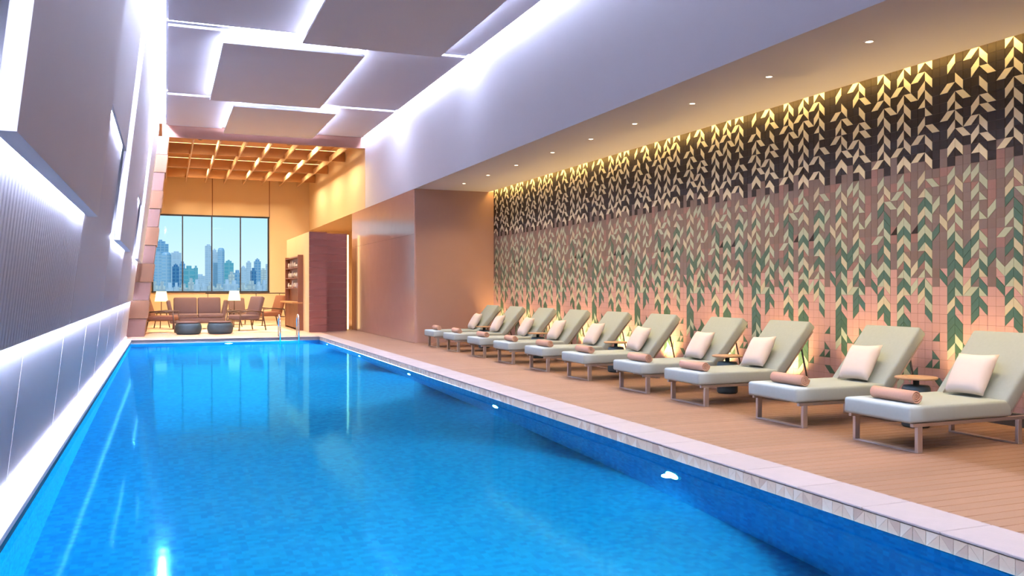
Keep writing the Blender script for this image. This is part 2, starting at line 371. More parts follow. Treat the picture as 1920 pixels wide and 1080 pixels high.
# ---- ceiling: high plane, hanging grey panels, bright gaps
cl = struct(box('ceiling', 0.0, XP - 0.10, YB, YBEAM, ZC, ZC + 0.12, 'ceiling_white'), 'white ceiling with hanging grey panels', 'ceiling')
box('cove_roof', -0.65, 0.0, YB, YBEAM, ZC + 0.20, ZC + 0.32, 'ceiling_white', cl)
box('cove_roof', XP - 0.10, XP + 0.1, YB, YBEAM, ZC + 0.22, ZC + 0.34, 'ceiling_white', cl)
box('led_strip', -0.17, -0.015, YB, YBEAM - 0.1, ZC + 0.10, ZC + 0.115, 'led_wide', cl)
box('led_strip', XP - 0.085, XP - 0.03, YB, YBEAM - 0.1, ZC + 0.12, ZC + 0.135, 'led_cove', cl)
def hung(x0, x1, y0, y1, z, t=0.05, mat='ceiling_grey', led=True):
    p = box('ceiling_panel', x0, x1, y0, y1, z, z + t, mat, cl)
    if led:
        zz = z + t + 0.012; q_ = 0.03; i_ = 0.12
        box('led_strip', x0 + i_, x1 - i_, y0 + i_, y0 + i_ + q_, zz - 0.011, zz, 'led_cool', p); box('led_strip', x0 + i_, x1 - i_, y1 - i_ - q_, y1 - i_, zz - 0.011, zz, 'led_cool', p)
        box('led_strip', x0 + i_, x0 + i_ + q_, y0 + i_ + q_, y1 - i_ - q_, zz - 0.011, zz, 'led_cool', p); box('led_strip', x1 - i_ - q_, x1 - i_, y0 + i_ + q_, y1 - i_ - q_, zz - 0.011, zz, 'led_cool', p)
    return p
ZH = 4.28 * H
hung(1.70 * H, 3.62 * H, 8.4 * H, 11.95 * H, ZH)
hung(0.72 * H, 2.62 * H, 12.3 * H, 16.15 * H, ZH)
hung(1.14 * H, 3.0 * H, 16.55 * H, 19.5 * H, ZH)
hung(0.4 * H, 2.3 * H, 4.4 * H, 8.0 * H, ZH); hung(1.7 * H, 3.6 * H, 0.4 * H, 4.0 * H, ZH); hung(0.4 * H, 2.3 * H, -3.6 * H, 0.0 * H, ZH)
# second layer of thinner boards just under the ceiling, with light lines at their far edges
for (x0, x1, y0, y1) in ((0.03, 1.66, 8.2, 11.85), (0.03, 0.68, 12.1, 16.2), (0.03, 1.10, 16.4, 19.5), (3.66, 4.10, 8.2, 12.0), (2.68, 4.10, 12.2, 16.25), (3.05, 4.10, 16.45, 19.5)):
    p = box('ceiling_panel', x0 * H, x1 * H, y0 * H, y1 * H, ZC - 0.06, ZC - 0.012, 'ceiling_white', cl)
for (x0, x1, y_) in ((0.03, 1.68, 11.96), (0.03, 0.70, 16.28), (3.64, 4.10, 12.08), (2.66, 4.10, 16.33)):
    box('led_strip', x0 * H, x1 * H, y_ * H - 0.045, y_ * H + 0.045, ZC - 0.012, ZC - 0.002, 'led_cool_soft', cl)

# ---- bulkhead with soffit on the right, end wall, pink wall
bk = struct(box('wall_bulkhead', XP, XT + 0.6, YB, YE, ZS + 0.06, ZC + 0.3, 'plaster'), 'smooth white bulkhead above the lounger bay', 'bulkhead')
box('bulkhead_run', XP, XT + 0.6, YE, YBEAM - 0.02, ZS, ZC + 0.3, 'plaster', bk)
box('soffit', XP, XT - 0.14, YB, YE, ZS, ZS + 0.06, 'plaster', bk)
we = struct(box('wall_far', XP + 0.03, XT + 0.3, YE, YE + 0.3, 0.0, ZS, 'pink_plaster'), 'pinkish end wall of the lounger bay', 'wall')
n = 3
wp = struct(box('wall_right', XP + 0.03, XP + 0.3, YE + 0.3, 21.1 * H, 0.0, ZS, 'pink_plaster'), 'polished pink stone wall beside the pool', 'wall')
edg = [YE - 0.001, YE + 2.6, YE + 5.4, 21.1 * H]
for a, b in zip(edg, edg[1:]):
    for z0, z1 in ((0.0, 1.98 * H), (1.98 * H, ZS)): box('stone_panel', XP, XP + 0.03, a + 0.002, b - 0.002, z0 + 0.002, z1 - 0.002, 'pink_marble', wp, 0.002)

# ---- tile wall with the falling leaf pattern
tw = struct(box('wall_right', XT, XT + 0.25, YB, YE, -0.1, ZC, 'grout_mauve'), 'long wall of triangular tiles in a falling leaf pattern, black above and pink below', 'wall')
CELL = 0.0727 * H
ZTOP = ZS + 0.04; ROWS = int(ZTOP / CELL) + 1; PER = 17
stems = [2, 5, 9, 12, 15]
rnd = random.Random(21)
def motif():
    leaf = {}                                     # (col mod PER unbounded, row) -> pieces
    pieces = []                                   # (kind, pts in cell units, material)
    used = set()
    def put(tris, pts, mat, kind='leaf_tile'):
        keys = [((c % PER), r, t) for c, r, t in tris]
        diag = {}
        for (c, r, t) in keys:
            if (c, r, t) in used or r >= ROWS or r < -1: return False
            d = '/' if t in ('ul', 'lr') else '\\'
            for o_ in (('ur', 'll') if d == '/' else ('ul', 'lr')):
                if (c, r, o_) in used: return False
        used.update(keys); pieces.append((kind, pts, mat)); return True
    def leaf_at(s, r, side, kind, mat):
        if kind == 'steep':
            return put([(s - 1, r, 'lr'), (s - 1, r + 1, 'ul')], [(s, r), (s, r + 1), (s - 1, r + 2), (s - 1, r + 1)], mat) if side < 0 else \
                   put([(s, r, 'll'), (s, r + 1, 'ur')], [(s, r), (s + 1, r + 1), (s + 1, r + 2), (s, r + 1)], mat)
        if kind == 'flare':
            return put([(s - 1, r, 'ul'), (s - 2, r, 'lr')], [(s, r), (s - 1, r + 1), (s - 2, r + 1), (s - 1, r)], mat) if side < 0 else \
                   put([(s, r, 'ur'), (s + 1, r, 'll')], [(s, r), (s + 1, r), (s + 2, r + 1), (s + 1, r + 1)], mat)
        if kind == 'tri':
            return put([(s - 1, r, 'lr')], [(s, r), (s, r + 1), (s - 1, r + 1)], mat) if side < 0 else \
                   put([(s, r, 'll')], [(s, r), (s + 1, r + 1), (s, r + 1)], mat)
    B1, B2 = 11, 24
    UP = [('0s 3f 4s 6f 7s 9s', '2s 4f 5t 6s 8f 9s'), ('0f 1s 5s 7f 8s 10t', '0s 2f 3s 5f 6f 7s 9f 10s'), ('-1s 1s 3f 4s 6s 8s 10f', '0s 2s 4f 5s 7s 9s'),
          ('0s 2f 3s 5s 7s 9f 10s', '-1s 1s 3f 4s 6s 8s 10s'), ('-1s 1f 2s 4t 6s 8f 10f', '-1s 1s 3s 5t 7f 8s 10s')]
    for si, s in enumerate(stems):
        # upper, black ground: alternate cream leaves
        for side, spec in zip((-1, 1), UP[si]):
            for w_ in spec.split(): leaf_at(s, int(w_[:-1]), side, {'s': 'steep', 'f': 'flare', 't': 'tri'}[w_[-1]], 'tile_cream')
        # middle, mauve ground: pale leaves with green ones tucked between
        for side in (-1, 1):
            r = B1 + 1 if side < 0 else B1 + 2
            while r < B2 + 3:
                x = rnd.random(); kd = 'steep' if x < 0.74 else ('flare' if x < 0.84 else 'tri')
                leaf_at(s, r, side, kd, rnd.choice(['tile_mint', 'tile_sage', 'tile_mint']))
                if r > B1 + 2 and rnd.random() < 0.45 + 0.4 * (r - B1) / (B2 - B1): leaf_at(s, r + 1, side, 'steep', 'tile_green')
                r += 2 if kd != 'flare' else 1
        # extra leaves turned the other way fill the gaps of the middle field
        for r in range(B1 + 1, B2 + 1):
            if rnd.random() < 0.34:
                side = rnd.choice((-1, 1)); leaf_at(s - 2 * side, r, side, 'steep', rnd.choice(['tile_mint', 'tile_green', 'tile_mint', 'tile_sage']))
            if rnd.random() < 0.10: leaf_at(s + 2, r, -1, 'tri', 'tile_black')
        # lower, pink ground: a few stems run on and thin out
        if si in (0, 2, 3):
            end = {0: 33, 2: 29, 3: 36}[si]
            for side in (-1, 1):
                r = B2 + 3 + (side > 0)
                while r < end:
                    leaf_at(s, r, side, 'steep', 'tile_mint' if (r // 2) % 2 else 'tile_green')
                    if r < end - 2: leaf_at(s, r + 1, side, 'steep', 'tile_green')
                    r += 2
    for k_ in range(16):
        leaf_at(rnd.randrange(PER), rnd.randrange(B2 + 3, ROWS - 2), rnd.choice((-1, 1)), rnd.choice(['tri', 'flare', 'tri']), 'tile_green')
    # ground: whole squares where free, single triangles beside leaves
    for c in range(PER):
        for r in range(-1, ROWS):
            jag = (1 if (c * 7 + 3) % 5 < 2 else 0) - (1 if (c * 5) % 7 < 2 else 0)
            if r < B1 + jag: m_ = 'tile_black'
            elif r < B2 + jag: m_ = rnd.choice(['tile_mauve', 'tile_mauve', 'tile_mauve', 'tile_brown', 'tile_rose'])
            else: m_ = 'tile_pink'
            a, b, d, e_ = (c, r), (c + 1, r), (c + 1, r + 1), (c, r + 1)
            tri = {'ul': [a, b, e_], 'lr': [b, d, e_], 'ur': [a, b, d], 'll': [a, d, e_]}
            us = [t for t in tri if (c, r, t) in used]
            if not us: pieces.append(('ground_tile', [a, b, d, e_], m_))
            elif len(us) == 1:
                other = {'ul': 'lr', 'lr': 'ul', 'ur': 'll', 'll': 'ur'}[us[0]]
                pieces.append(('ground_tile', tri[other], m_))
    return pieces
MOT = motif()
def inset(pts, g):
    cx = sum(p[0] for p in pts) / len(pts); cy = sum(p[1] for p in pts) / len(pts)
    out = []
    n_ = len(pts)
    for i_ in range(n_):
        p0, p1, p2 = Vector(pts[i_ - 1]), Vector(pts[i_]), Vector(pts[(i_ + 1) % n_])
        d1 = (p1 - p0).normalized(); d2 = (p2 - p1).normalized()
        n1 = Vector((-d1.y, d1.x)); n2 = Vector((-d2.y, d2.x))
        if n1.dot(Vector((cx, cy)) - p1) < 0: n1, n2 = -n1, -n2
        bis = (n1 + n2); bis = bis / max(bis.length_squared, 1e-6) * 2
        out.append(p1 + bis * g)
    return out
allp = []
Y0 = 3.0
reps = int((YE - Y0) / (PER * CELL)) + 2
ct, st = math.cos(YAW), math.sin(YAW)
for rp in range(-1, reps):
    for kind, pts, m_ in MOT:
        P = [(YE - 0.005 - (p[0] + 4 + rp * PER) * CELL, ZTOP - p[1] * CELL) for p in pts]
        if max(p[0] for p in P) > YE + 0.002 or min(p[0] for p in P) < Y0: continue
        if min(p[1] for p in P) < 0.0: continue
        cy = sum(p[0] for p in P) / len(P); cz = sum(p[1] for p in P) / len(P)
        d = cy * ct + XT * st; sxp = 960 + FPX * (XT * ct - cy * st) / d; syp = 540 - FPX * (cz - H) / d
        vis = 0 <= sxp <= 1925 and cz < ZS + 0.02 and (cz > 0.55)
        ar = (0.5 if len(P) == 3 else 1.0) / (d ** 3) if vis else 0.0
        allp.append((ar, kind, P, m_))
allp.sort(key=lambda t: -t[0])
cnt = {'leaf_tile': 0, 'ground_tile': 0}
fields = {'leaf_tile': bmesh.new(), 'ground_tile': bmesh.new()}
TM = ['tile_black', 'tile_cream', 'tile_mint', 'tile_green', 'tile_mauve', 'tile_brown', 'tile_rose', 'tile_pink', 'tile_sage']
for ar, kind, P, m_ in allp:
    I = inset(P, 0.0016); dp = 0.007 if kind == 'leaf_tile' else 0.005
    if cnt[kind] < 300 and ar > 0:
        cnt[kind] += 1
        oy, oz = P[0]
        rel = [(round(p[0] - oy, 4), round(p[1] - oz, 4)) for p in I]
        o = bpy.data.objects.new(kind, tri_mesh((kind, tuple(rel)), rel, m_, dp)); o.location = (XT, oy, oz); link(o, tw)
    else:
        fb = fields[kind]; n_ = len(I); mi = TM.index(m_)
        a = [fb.verts.new((XT - dp, p[0], p[1])) for p in I]; b = [fb.verts.new((XT, p[0], p[1])) for p in I]
        fb.faces.new(a).material_index = mi
        for i_ in range(n_): fb.faces.new([a[i_], b[i_], b[(i_ + 1) % n_], a[(i_ + 1) % n_]]).material_index = mi
for kind, fb in fields.items():
    o = from_bm(kind + '_field', fb, TM, tw); o['kind'] = 'stuff'
bb = struct(box('baseboard_right', XT - 0.05, XT - 0.008, YB, YE, 0.0, 0.14, 'black_steel', None, 0.004), 'dark low skirting along the tile wall', 'baseboard')
# warm light line in the slot between soffit and tile wall
box('led_strip', XT - 0.12, XT - 0.09, YB, YE - 0.05, ZS + 0.035, ZS + 0.05, 'led_warm', bk)
# ---- wall behind the viewer
struct(box('wall_back', XL0 - 0.6, XT + 0.3, YB - 0.2, YB, DEP, ZC + 0.3, 'plaster'), 'plain white wall at the near end of the hall', 'wall')

# ------------------------------------------------------------------ recessed downlights in the soffit
dl_px = [(1630, 65), (1442, 131), (1298, 181), (1190, 219), (1108, 246), (1036, 273), (968, 297), (915, 316), (870, 331), (833, 345)]
dl_y = [4.98 - 1.13 * k for k in (1, 2, 3)]
def make_downlight():
    t = thing('recessed_downlight', '', 'light', (0, 0, 0), 0, 'downlights in the white soffit')
    lathe('trim_ring', [(0.038, 0.004), (0.038, -0.004), (0.058, -0.006), (0.062, 0.0), (0.062, 0.004)], 'ledge_white', t, n=20)
    lathe('lens', [(0.0, -0.001), (0.037, -0.001), (0.037, 0.003), (0, 0.003)], 'lens_warm', t, n=20)
    return t
dl0 = make_downlight()
dl_y = dl_y[::-1] + [4.78 / math.tan(YAW + math.atan((px - 960) / FPX)) for px, py in dl_px]
for i, yy in enumerate(dl_y):
    X = 4.78 * H; Y = yy * H
    t = dl0 if i == 0 else copy_tree(dl0)
    t.location = (X, Y, ZS); k = len(dl_y) - i
    t['label'] = 'small round recessed downlight in the soffit, %s from the pink end wall' % ORD[k - 1]
    spot('downlight_beam', (X, Y, ZS - 0.03), (X, Y, 0), 230, (1.0, 0.72, 0.42), 130, 1.0, 0.03)

# ------------------------------------------------------------------ underwater pool lights
def make_pool_light():
    t = thing('pool_light', '', 'light', (0, 0, 0), 0, 'underwater lights in the pool wall')
    lathe('bezel', [(0.112, 0.0), (0.112, 0.018), (0.135, 0.016), (0.14, 0.0)], 'chrome', t, n=20)
    lathe('lens', [(0.0, 0.026), (0.07, 0.022), (0.111, 0.008), (0.111, 0.0), (0.0, 0.0)], 'lens_pool', t, n=20)
    return t
pl0 = make_pool_light()
ZPL = -0.72
for i, yy in enumerate((4.70, 7.84, 11.03, 14.15, 17.2)):
    t = pl0 if i == 0 else copy_tree(pl0)
    t.location = (XC0, yy * H, ZPL); t.rotation_euler = (0, -math.pi / 2, 0)
    t['label'] = 'round glowing underwater light in the long pool wall, %s from the lounge end' % ORD[4 - i]
    spot('pool_beam', (XC0 - 0.06, yy * H, ZPL), (XC0 - 2.5, yy * H, ZPL - 0.75), 3700, (0.70, 0.92, 1.0), 168, 0.9, 0.05)
t = copy_tree(pl0); t.location = (1.16 * H, YP, ZPL); t.rotation_euler = (math.pi / 2, 0, 0)
t['label'] = 'round glowing underwater light in the short pool wall before the lounge'
spot('pool_beam', (1.16 * H, YP - 0.06, ZPL), (1.16 * H, YP - 2.5, ZPL - 0.75), 3700, (0.70, 0.92, 1.0), 168, 0.9, 0.05)
t = copy_tree(pl0); t.location = (XC0, 1.55 * H, ZPL); t.rotation_euler = (0, -math.pi / 2, 0)
t['label'] = 'round glowing underwater light in the long pool wall, sixth from the lounge end'
spot('pool_beam', (XC0 - 0.06, 1.55 * H, ZPL), (XC0 - 2.5, 1.55 * H, ZPL - 0.75), 3700, (0.70, 0.92, 1.0), 168, 0.9, 0.05)

# ------------------------------------------------------------------ sun loungers
LW = 0.80                       # mattress width
ZM = 0.415                      # top of the seat mattress
def make_lounger():
    t = thing('sun_lounger', '', 'sun lounger', (0, 0, 0), 0, 'sun loungers along the tile wall')
    # local: x from foot end towards the wall, y across
    seat = 1.24; bl = 0.86; ang = math.radians(50)
    bm = bmesh.new(); add_box(bm, 0, seat, 0, LW, ZM - 0.15, ZM, 0.028, 3); s = from_bm('seat_mattress', bm, 'cushion', t, True)
    M = Matrix.Translation((seat - 0.01, 0, ZM - 0.13)) @ Matrix.Rotation(-ang, 4, 'Y')
    bm = bmesh.new(); add_box(bm, 0.02, bl, 0, LW, 0.0, 0.13, 0.028, 3, M); from_bm('back_mattress', bm, 'cushion', t, True)
    bm = bmesh.new(); add_box(bm, 0.0, bl - 0.06, 0.02, LW - 0.02, -0.022, -0.002, 0.003, 1, M); from_bm('back_board', bm, 'steel_frame', t)
    for yy in (0.012, LW - 0.047): box('side_rail', 0.05, 1.72, yy, yy + 0.035, ZM - 0.185, ZM - 0.152, 'steel_frame', t, 0.003)
    for xx in (0.10, 1.33):
        for yy in (0.0, LW - 0.055):
            box('leg', xx, xx + 0.06 if xx < 1 else xx + 0.05, yy + 0.01, yy + 0.045, 0.014, ZM - 0.185, 'steel_frame', t, 0.003)
        box('foot_bar', xx - 0.0, xx + 0.06, 0.01, LW - 0.01, 0.0, 0.014, 'steel_frame', t, 0.003)
    for yy in (0.06, LW - 0.085):
        tube('back_strut', [(1.70, yy, ZM - 0.165), (seat + 0.36, yy + 0.005, ZM + 0.27)], 0.011, 'black_steel', t, 8)
    return t
def pillow_mesh():
    bm = bmesh.new(); N = 12; S = 0.225; top = {}; bot = {}
    for i in range(N + 1):
        for j in range(N + 1):
            u, v = -1 + 2 * i / N, -1 + 2 * j / N
            pin = 1 - 0.07 * (abs(u) ** 2 * (1 - abs(v) ** 2) + abs(v) ** 2 * (1 - abs(u) ** 2))
            th = 0.075 * (max(0, (1 - u ** 4) * (1 - v ** 4)) ** 0.55)
            x, y_ = u * S * pin, v * S * pin
            top[i, j] = bm.verts.new((x, y_, th)); bot[i, j] = top[i, j] if i in (0, N) or j in (0, N) else bm.verts.new((x, y_, -th))
    for i in range(N):
        for j in range(N):
            bm.faces.new([top[i, j], top[i + 1, j], top[i + 1, j + 1], top[i, j + 1]])
            bm.faces.new([bot[i, j + 1], bot[i + 1, j + 1], bot[i + 1, j], bot[i, j]])
    return bm
def towel_mesh(R=0.066, L=0.50):
    bm = bmesh.new(); turns = 3.0; n_ = 66; th = R / (turns + 0.6) * 0.66
    rings = []
    for k in range(n_ + 1):
        a = 2 * math.pi * turns * k / n_; r = 0.010 + (R - 0.010) * (k / n_)
        c, s = math.cos(a), math.sin(a); r2 = max(r - th, 0.002)
        # rounded hem: the inner layers sit a little deeper than the outer one
        dl = 0.006 * (1 - k / n_)
        rings.append([bm.verts.new((r * c, dl, r * s)), bm.verts.new((r2 * c, dl, r2 * s)), bm.verts.new((r2 * c, L - dl, r2 * s)), bm.verts.new((r * c, L - dl, r * s))])
    for a, b in zip(rings, rings[1:]):
        for k in range(4): bm.faces.new([a[k], a[(k + 1) % 4], b[(k + 1) % 4], b[k]])
    bm.faces.new(rings[0]); bm.faces.new(rings[-1][::-1])
    return bm
lg0 = make_lounger()
ly = [4.00, 5.02, 6.24, 7.20, 8.42, 9.52, 10.64, 11.75, 12.95, 14.05]
XF = 4.15 * H
pil0 = from_bm('pillow', pillow_mesh(), 'pillow_fabric', None, True)
tow0 = from_bm('rolled_towel', towel_mesh(), 'towel_fabric', None, True)
for i, yy in enumerate(ly):
    nth = ORD[len(ly) - 1 - i]
    t = lg0 if i == 0 else copy_tree(lg0)
    t.location = (XF, yy * H, 0)
    t['label'] = 'sage grey sun lounger with raised back and sled legs, %s from the pink end wall' % nth
    p = pil0 if i == 0 else pil0.copy()
    if i: C.objects.link(p)
    r_ = random.Random(i)
    p.location = (XF + 1.20, yy * H + 0.40 + r_.uniform(-0.02, 0.02), ZM + 0.207); p.rotation_euler = (0, -math.radians(58), 0); p.rotation_euler.rotate_axis('Z', r_.uniform(-0.08, 0.08))
    tag(p, 'white square pillow leaning on the back of the %s lounger from the pink end wall' % nth, 'pillow', 'white pillows on the loungers')
    q = tow0 if i == 0 else tow0.copy()
    if i: C.objects.link(q)
    q.location = (XF + 0.20 + r_.uniform(-0.02, 0.02), yy * H + 0.11, ZM + 0.065); q.rotation_euler = (0, r_.uniform(-0.3, 0.3), r_.uniform(-0.04, 0.04))
    tag(q, 'rolled peach towel on the foot of the %s lounger from the pink end wall' % nth, 'towel', 'rolled towels on the loungers')

# ------------------------------------------------------------------ round side tables between the loungers
def make_table():
    t = thing('side_table', '', 'side table', (0, 0, 0), 0, 'round side tables between loungers')
    lathe('table_top', [(0, 0.50), (0.205, 0.50), (0.21, 0.505), (0.21, 0.517), (0.205, 0.522), (0, 0.522)], 'table_top', t, n=32)
    lathe('drum_base', [(0, 0.0), (0.125, 0.0), (0.14, 0.02), (0.14, 0.40), (0.125, 0.43), (0.03, 0.435), (0.03, 0.50), (0, 0.50)], 'dark_teal', t, n=28)
    return t
tb0 = make_table()
gaps = [(4.80, 5.04), (7.00, 4.98), (9.24, 4.99), (11.50, 4.95), (13.77, 4.95)]
for i, (yy, xx) in enumerate(gaps):
    t = tb0 if i == 0 else copy_tree(tb0)
    t.location = (xx * H, (yy) * H, 0)
    t['label'] = 'round wooden-topped side table with dark drum base, %s from the pink end wall' % ORD[4 - i]

# ------------------------------------------------------------------ floor uplights at the foot of the tile wall
def make_uplight():
    t = thing('floor_uplight', '', 'light', (0, 0, 0), 0, 'uplights at the foot of the tile wall')
    lathe('housing', [(0, 0), (0.055, 0), (0.06, 0.01), (0.06, 0.075), (0.05, 0.08), (0.05, 0.066)], 'black_steel', t, n=18)
    lathe('lens', [(0, 0.070), (0.05, 0.070), (0.05, 0.064), (0, 0.064)], 'lens_amber', t, n=18)
    return t
up0 = make_uplight()
ug = [4.80, 5.93, 7.00, 8.12, 9.24, 10.38, 11.50, 12.65, 13.77, 15.0]
for i, yy in enumerate(ug):
    t = up0 if i == 0 else copy_tree(up0)
    t.location = (XT - 0.38, yy * H, 0)
    t['label'] = 'small black uplight under the tile wall, %s from the pink end wall' % ORD[len(ug) - 1 - i]
    spot('uplight_beam', (XT - 0.38, yy * H, 0.12), (XT, yy * H, 0.85), 170, (1.0, 0.62, 0.22), 110, 0.9, 0.04)

# ------------------------------------------------------------------ lounge: shell
wd = struct(box('wall_back_lounge', -1.4, XP + 3.0, YW, YW + 0.25, 0, 0.9 * H, 'warm_wall'), 'warm cream wall with the wide window at the lounge end', 'wall')
WX0, WX1, WZ0, WZ1 = -0.36 * H, 2.95 * H, 0.90 * H, 3.16 * H
box('wall_piece', -1.4, WX0, YW, YW + 0.25, WZ0, ZL, 'warm_wall', wd); box('wall_piece', WX1, XP + 3.0, YW, YW + 0.25, WZ0, ZL, 'warm_wall', wd)
box('wall_piece', WX0, WX1, YW, YW + 0.25, WZ1, ZL, 'warm_wall', wd)
for xx in (1.30 * H, 2.97 * H): box('joint_strip', xx, xx + 0.03, YW - 0.012, YW, WZ1 + 0.02, ZL, 'shelf_wood', wd)
struct(box('wall_left', -1.6, -1.2, YBEAM, YW + 0.25, 0, ZL, 'warm_wall'), 'cream side wall of the lounge', 'wall')
struct(box('wall_right', XP, XP + 0.2, YBEAM, YW, ZS, ZL, 'warm_wall'), 'upper cream wall along the lounge', 'wall')
struct(box('wall_right', XP + 3.0, XP + 3.2, 21.1 * H, YW + 0.25, 0, ZS, 'warm_wall'), 'cream wall deep inside the passage', 'wall')
struct(box('wall_passage', XP + 0.03, XP + 3.2, 21.1 * H - 0.2, 21.1 * H, 0, ZS, 'warm_wall'), 'cream return wall of the passage', 'wall')
struct(box('ceiling', XP + 0.2, XP + 3.2, 21.1 * H, YW, ZS, ZS + 0.1, 'warm_wall'), 'low cream ceiling over the passage', 'ceiling')
struct(box('ceiling', -1.6, XP + 0.2, YBEAM, YW + 0.25, ZL, ZL + 0.1, 'oak'), 'timber lined lounge ceiling above the grid', 'ceiling')
struct(box('wall_header', -1.6, XP + 0.2, YBEAM - 0.02, YBEAM, ZC, ZL + 0.1, 'plaster'), 'header where the pool ceiling meets the lounge', 'wall')
# window: metal frame, three mullions, four panes
wn = struct(box('window_1', WX0 - 0.05, WX1 + 0.05, YW - 0.03, YW + 0.05, WZ1 - 0.02, WZ1 + 0.05, 'window_metal'), 'wide window of four tall panes looking out on a city skyline', 'window')
box('window_sill', WX0 - 0.05, WX1 + 0.05, YW - 0.05, YW + 0.05, WZ0 - 0.06, WZ0 + 0.01, 'window_metal', wn)
for k in range(5):
    xx = WX0 + (WX1 - WX0) * k / 4; hw = 0.035 if k in (0, 4) else 0.025
    box('mullion', xx - hw, xx + hw, YW - 0.03, YW + 0.05, WZ0 + 0.01, WZ1 - 0.02, 'window_metal', wn)
    if k < 4: box('pane', xx + 0.025, xx + (WX1 - WX0) / 4 - 0.025, YW + 0.006, YW + 0.012, WZ0 + 0.01, WZ1 - 0.02, 'pane_glass', wn)
# timber grid
tg = thing('timber_grid', 'orange timber beam grid hanging under the lounge ceiling', 'ceiling grid', (0, YBEAM, 4.15 * H))
def gbox(name, x0, x1, y0, y1, z0, z1, m_='oak'): return box(name, x0, x1, y0 - YBEAM, y1 - YBEAM, z0 - 4.15 * H, z1 - 4.15 * H, m_, tg, 0.006)
gbox('fascia_beam', -0.10, XP - 0.004, YBEAM + 0.004, YBEAM + 0.12, 4.15 * H, 4.41 * H, 'oak_rose')
for yy in (21.9, 24.4, 26.6): gbox('cross_beam', -0.10, XP - 0.02, yy * H, yy * H + 0.10, 4.16 * H, 4.40 * H)
for k in range(8):
    xx = (0.0 + 0.54 * k) * H + 0.02
    gbox('joist', xx - 0.022, xx + 0.022, YBEAM + 0.12, YW - 0.3, 4.135 * H, 4.27 * H, 'oak_pale')
for k, (xx, yy) in enumerate([(x_, y_) for y_ in (20.7, 23.1, 25.5) for x_ in (0.8, 1.9, 2.95)]):
    t = thing('lounge_downlight', 'amber ceiling light above the timber grid', 'light', (xx * H, yy * H, ZL), 0, 'amber lights above the timber grid')
    lathe('housing', [(0, 0), (0.07, 0), (0.07, -0.09), (0.055, -0.09), (0.055, -0.06)], 'black_steel', t, n=16)
    lathe('lens', [(0, -0.055), (0.055, -0.055), (0.055, -0.05), (0, -0.05)], 'lens_amber', t, n=16)
    spot('lounge_beam', (xx * H, yy * H, ZL - 0.10), (xx * H, yy * H, 0), 980, (1.0, 0.76, 0.46), 150, 0.8, 0.14)
# warm strips added out of sight on the cross beams to light the boards above
for yy in (21.9, 24.4): 
    o = gbox('led_strip', 0.1, XP - 0.2, yy * H + 0.03, yy * H + 0.07, 4.402 * H, 4.41 * H, 'led_amber')
# leaning timber pillar of stacked blocks at the end of the left wall
tp = thing('timber_pillar', 'leaning pillar of stacked reddish timber blocks beside the far pool corner', 'pillar', (XL0, YBEAM, 0))
nb = 11; hz = 4.14 * H / nb
for k in range(nb):
    z0, z1 = k * hz, (k + 1) * hz - 0.012; jut = 0.03 if k % 2 else 0.0
    P = []
    for yv in (-0.72, 0.9 + jut): 
        for (zz, xr) in ((z0, 0.47), (z1, 0.47)): pass
    def px_(z, off): return LEAN * z + off
    hexa('timber_block', [(px_(z0, -0.3), -0.23 - jut, z0), (px_(z0, 0.46 + jut), -0.23 - jut, z0), (px_(z1, 0.46 + jut), -0.23 - jut, z1), (px_(z1, -0.3), -0.23 - jut, z1),
                          (px_(z0, -0.3), 1.3, z0), (px_(z0, 0.46 + jut), 1.3, z0), (px_(z1, 0.46 + jut), 1.3, z1), (px_(z1, -0.3), 1.3, z1)], 'pillar_timber' if k % 2 else 'pillar_rose', tp)

# partition block with the bar shelves, walnut cladding on its front
XB, YB0, YB1, ZB = 2.99 * H, 20.0 * H, 23.9 * H, 2.27 * H
pt = struct(box('wall_partition', XB + 0.02, 3.40 * H, YB0 + 0.03, YB1, 0, ZB, 'warm_wall'), 'free-standing cream partition with walnut boards on its front', 'partition')
for k in range(14):
    z0 = k * (ZB / 14); box('walnut_board', XB + 0.02, 3.40 * H, YB0, YB0 + 0.028, z0 + 0.003, z0 + ZB / 14 - 0.003, 'walnut', pt)
pt2 = struct(box('wall_partition', 3.42 * H, 3.95 * H, YB0 + 0.75, YB1, 0, ZB * 0.985, 'warm_wall'), 'recessed partition clad in dark walnut boards', 'partition')
for k in range(14):
    z0 = k * (ZB / 14); box('walnut_board', 3.42 * H, 3.95 * H, YB0 + 0.72, YB0 + 0.748, z0 + 0.003, z0 + ZB / 14 - 0.003, 'walnut', pt2)
sl = struct(box('trim_2', 3.97 * H, 4.02 * H, 20.9 * H, 20.95 * H, 0, ZB, 'shelf_wood'), 'upright post with an amber light line beside the passage', 'trim')
box('led_strip', 4.045 * H, 4.075 * H, 20.93 * H, 20.95 * H, 0.02, ZB, 'led_amber', sl)
bc = thing('bar_cabinet', 'tall brown bar cabinet with open shelves set against the cream partition', 'cabinet', (XB, 22.08 * H, 0))
cw = 2.35 * H
for (y0, y1) in ((-cw / 2, -cw / 2 + 0.06), (cw / 2 - 0.06, cw / 2)): box('side_panel', -0.16, 0.018, y0, y1, 0, 1.78 * H, 'shelf_wood', bc)
box('back_panel', -0.0, 0.018, -cw / 2 + 0.06, cw / 2 - 0.06, 0, 1.78 * H, 'shelf_wood', bc)
box('counter', -0.34, -0.002, -cw / 2 - 0.02, cw / 2 + 0.02, 0.92, 0.97, 'oak', bc)
for zz in (1.42, 1.78, 2.14, 2.50): box('shelf', -0.15, -0.002, -cw / 2 + 0.062, cw / 2 - 0.062, zz, zz + 0.025, 'shelf_wood', bc)
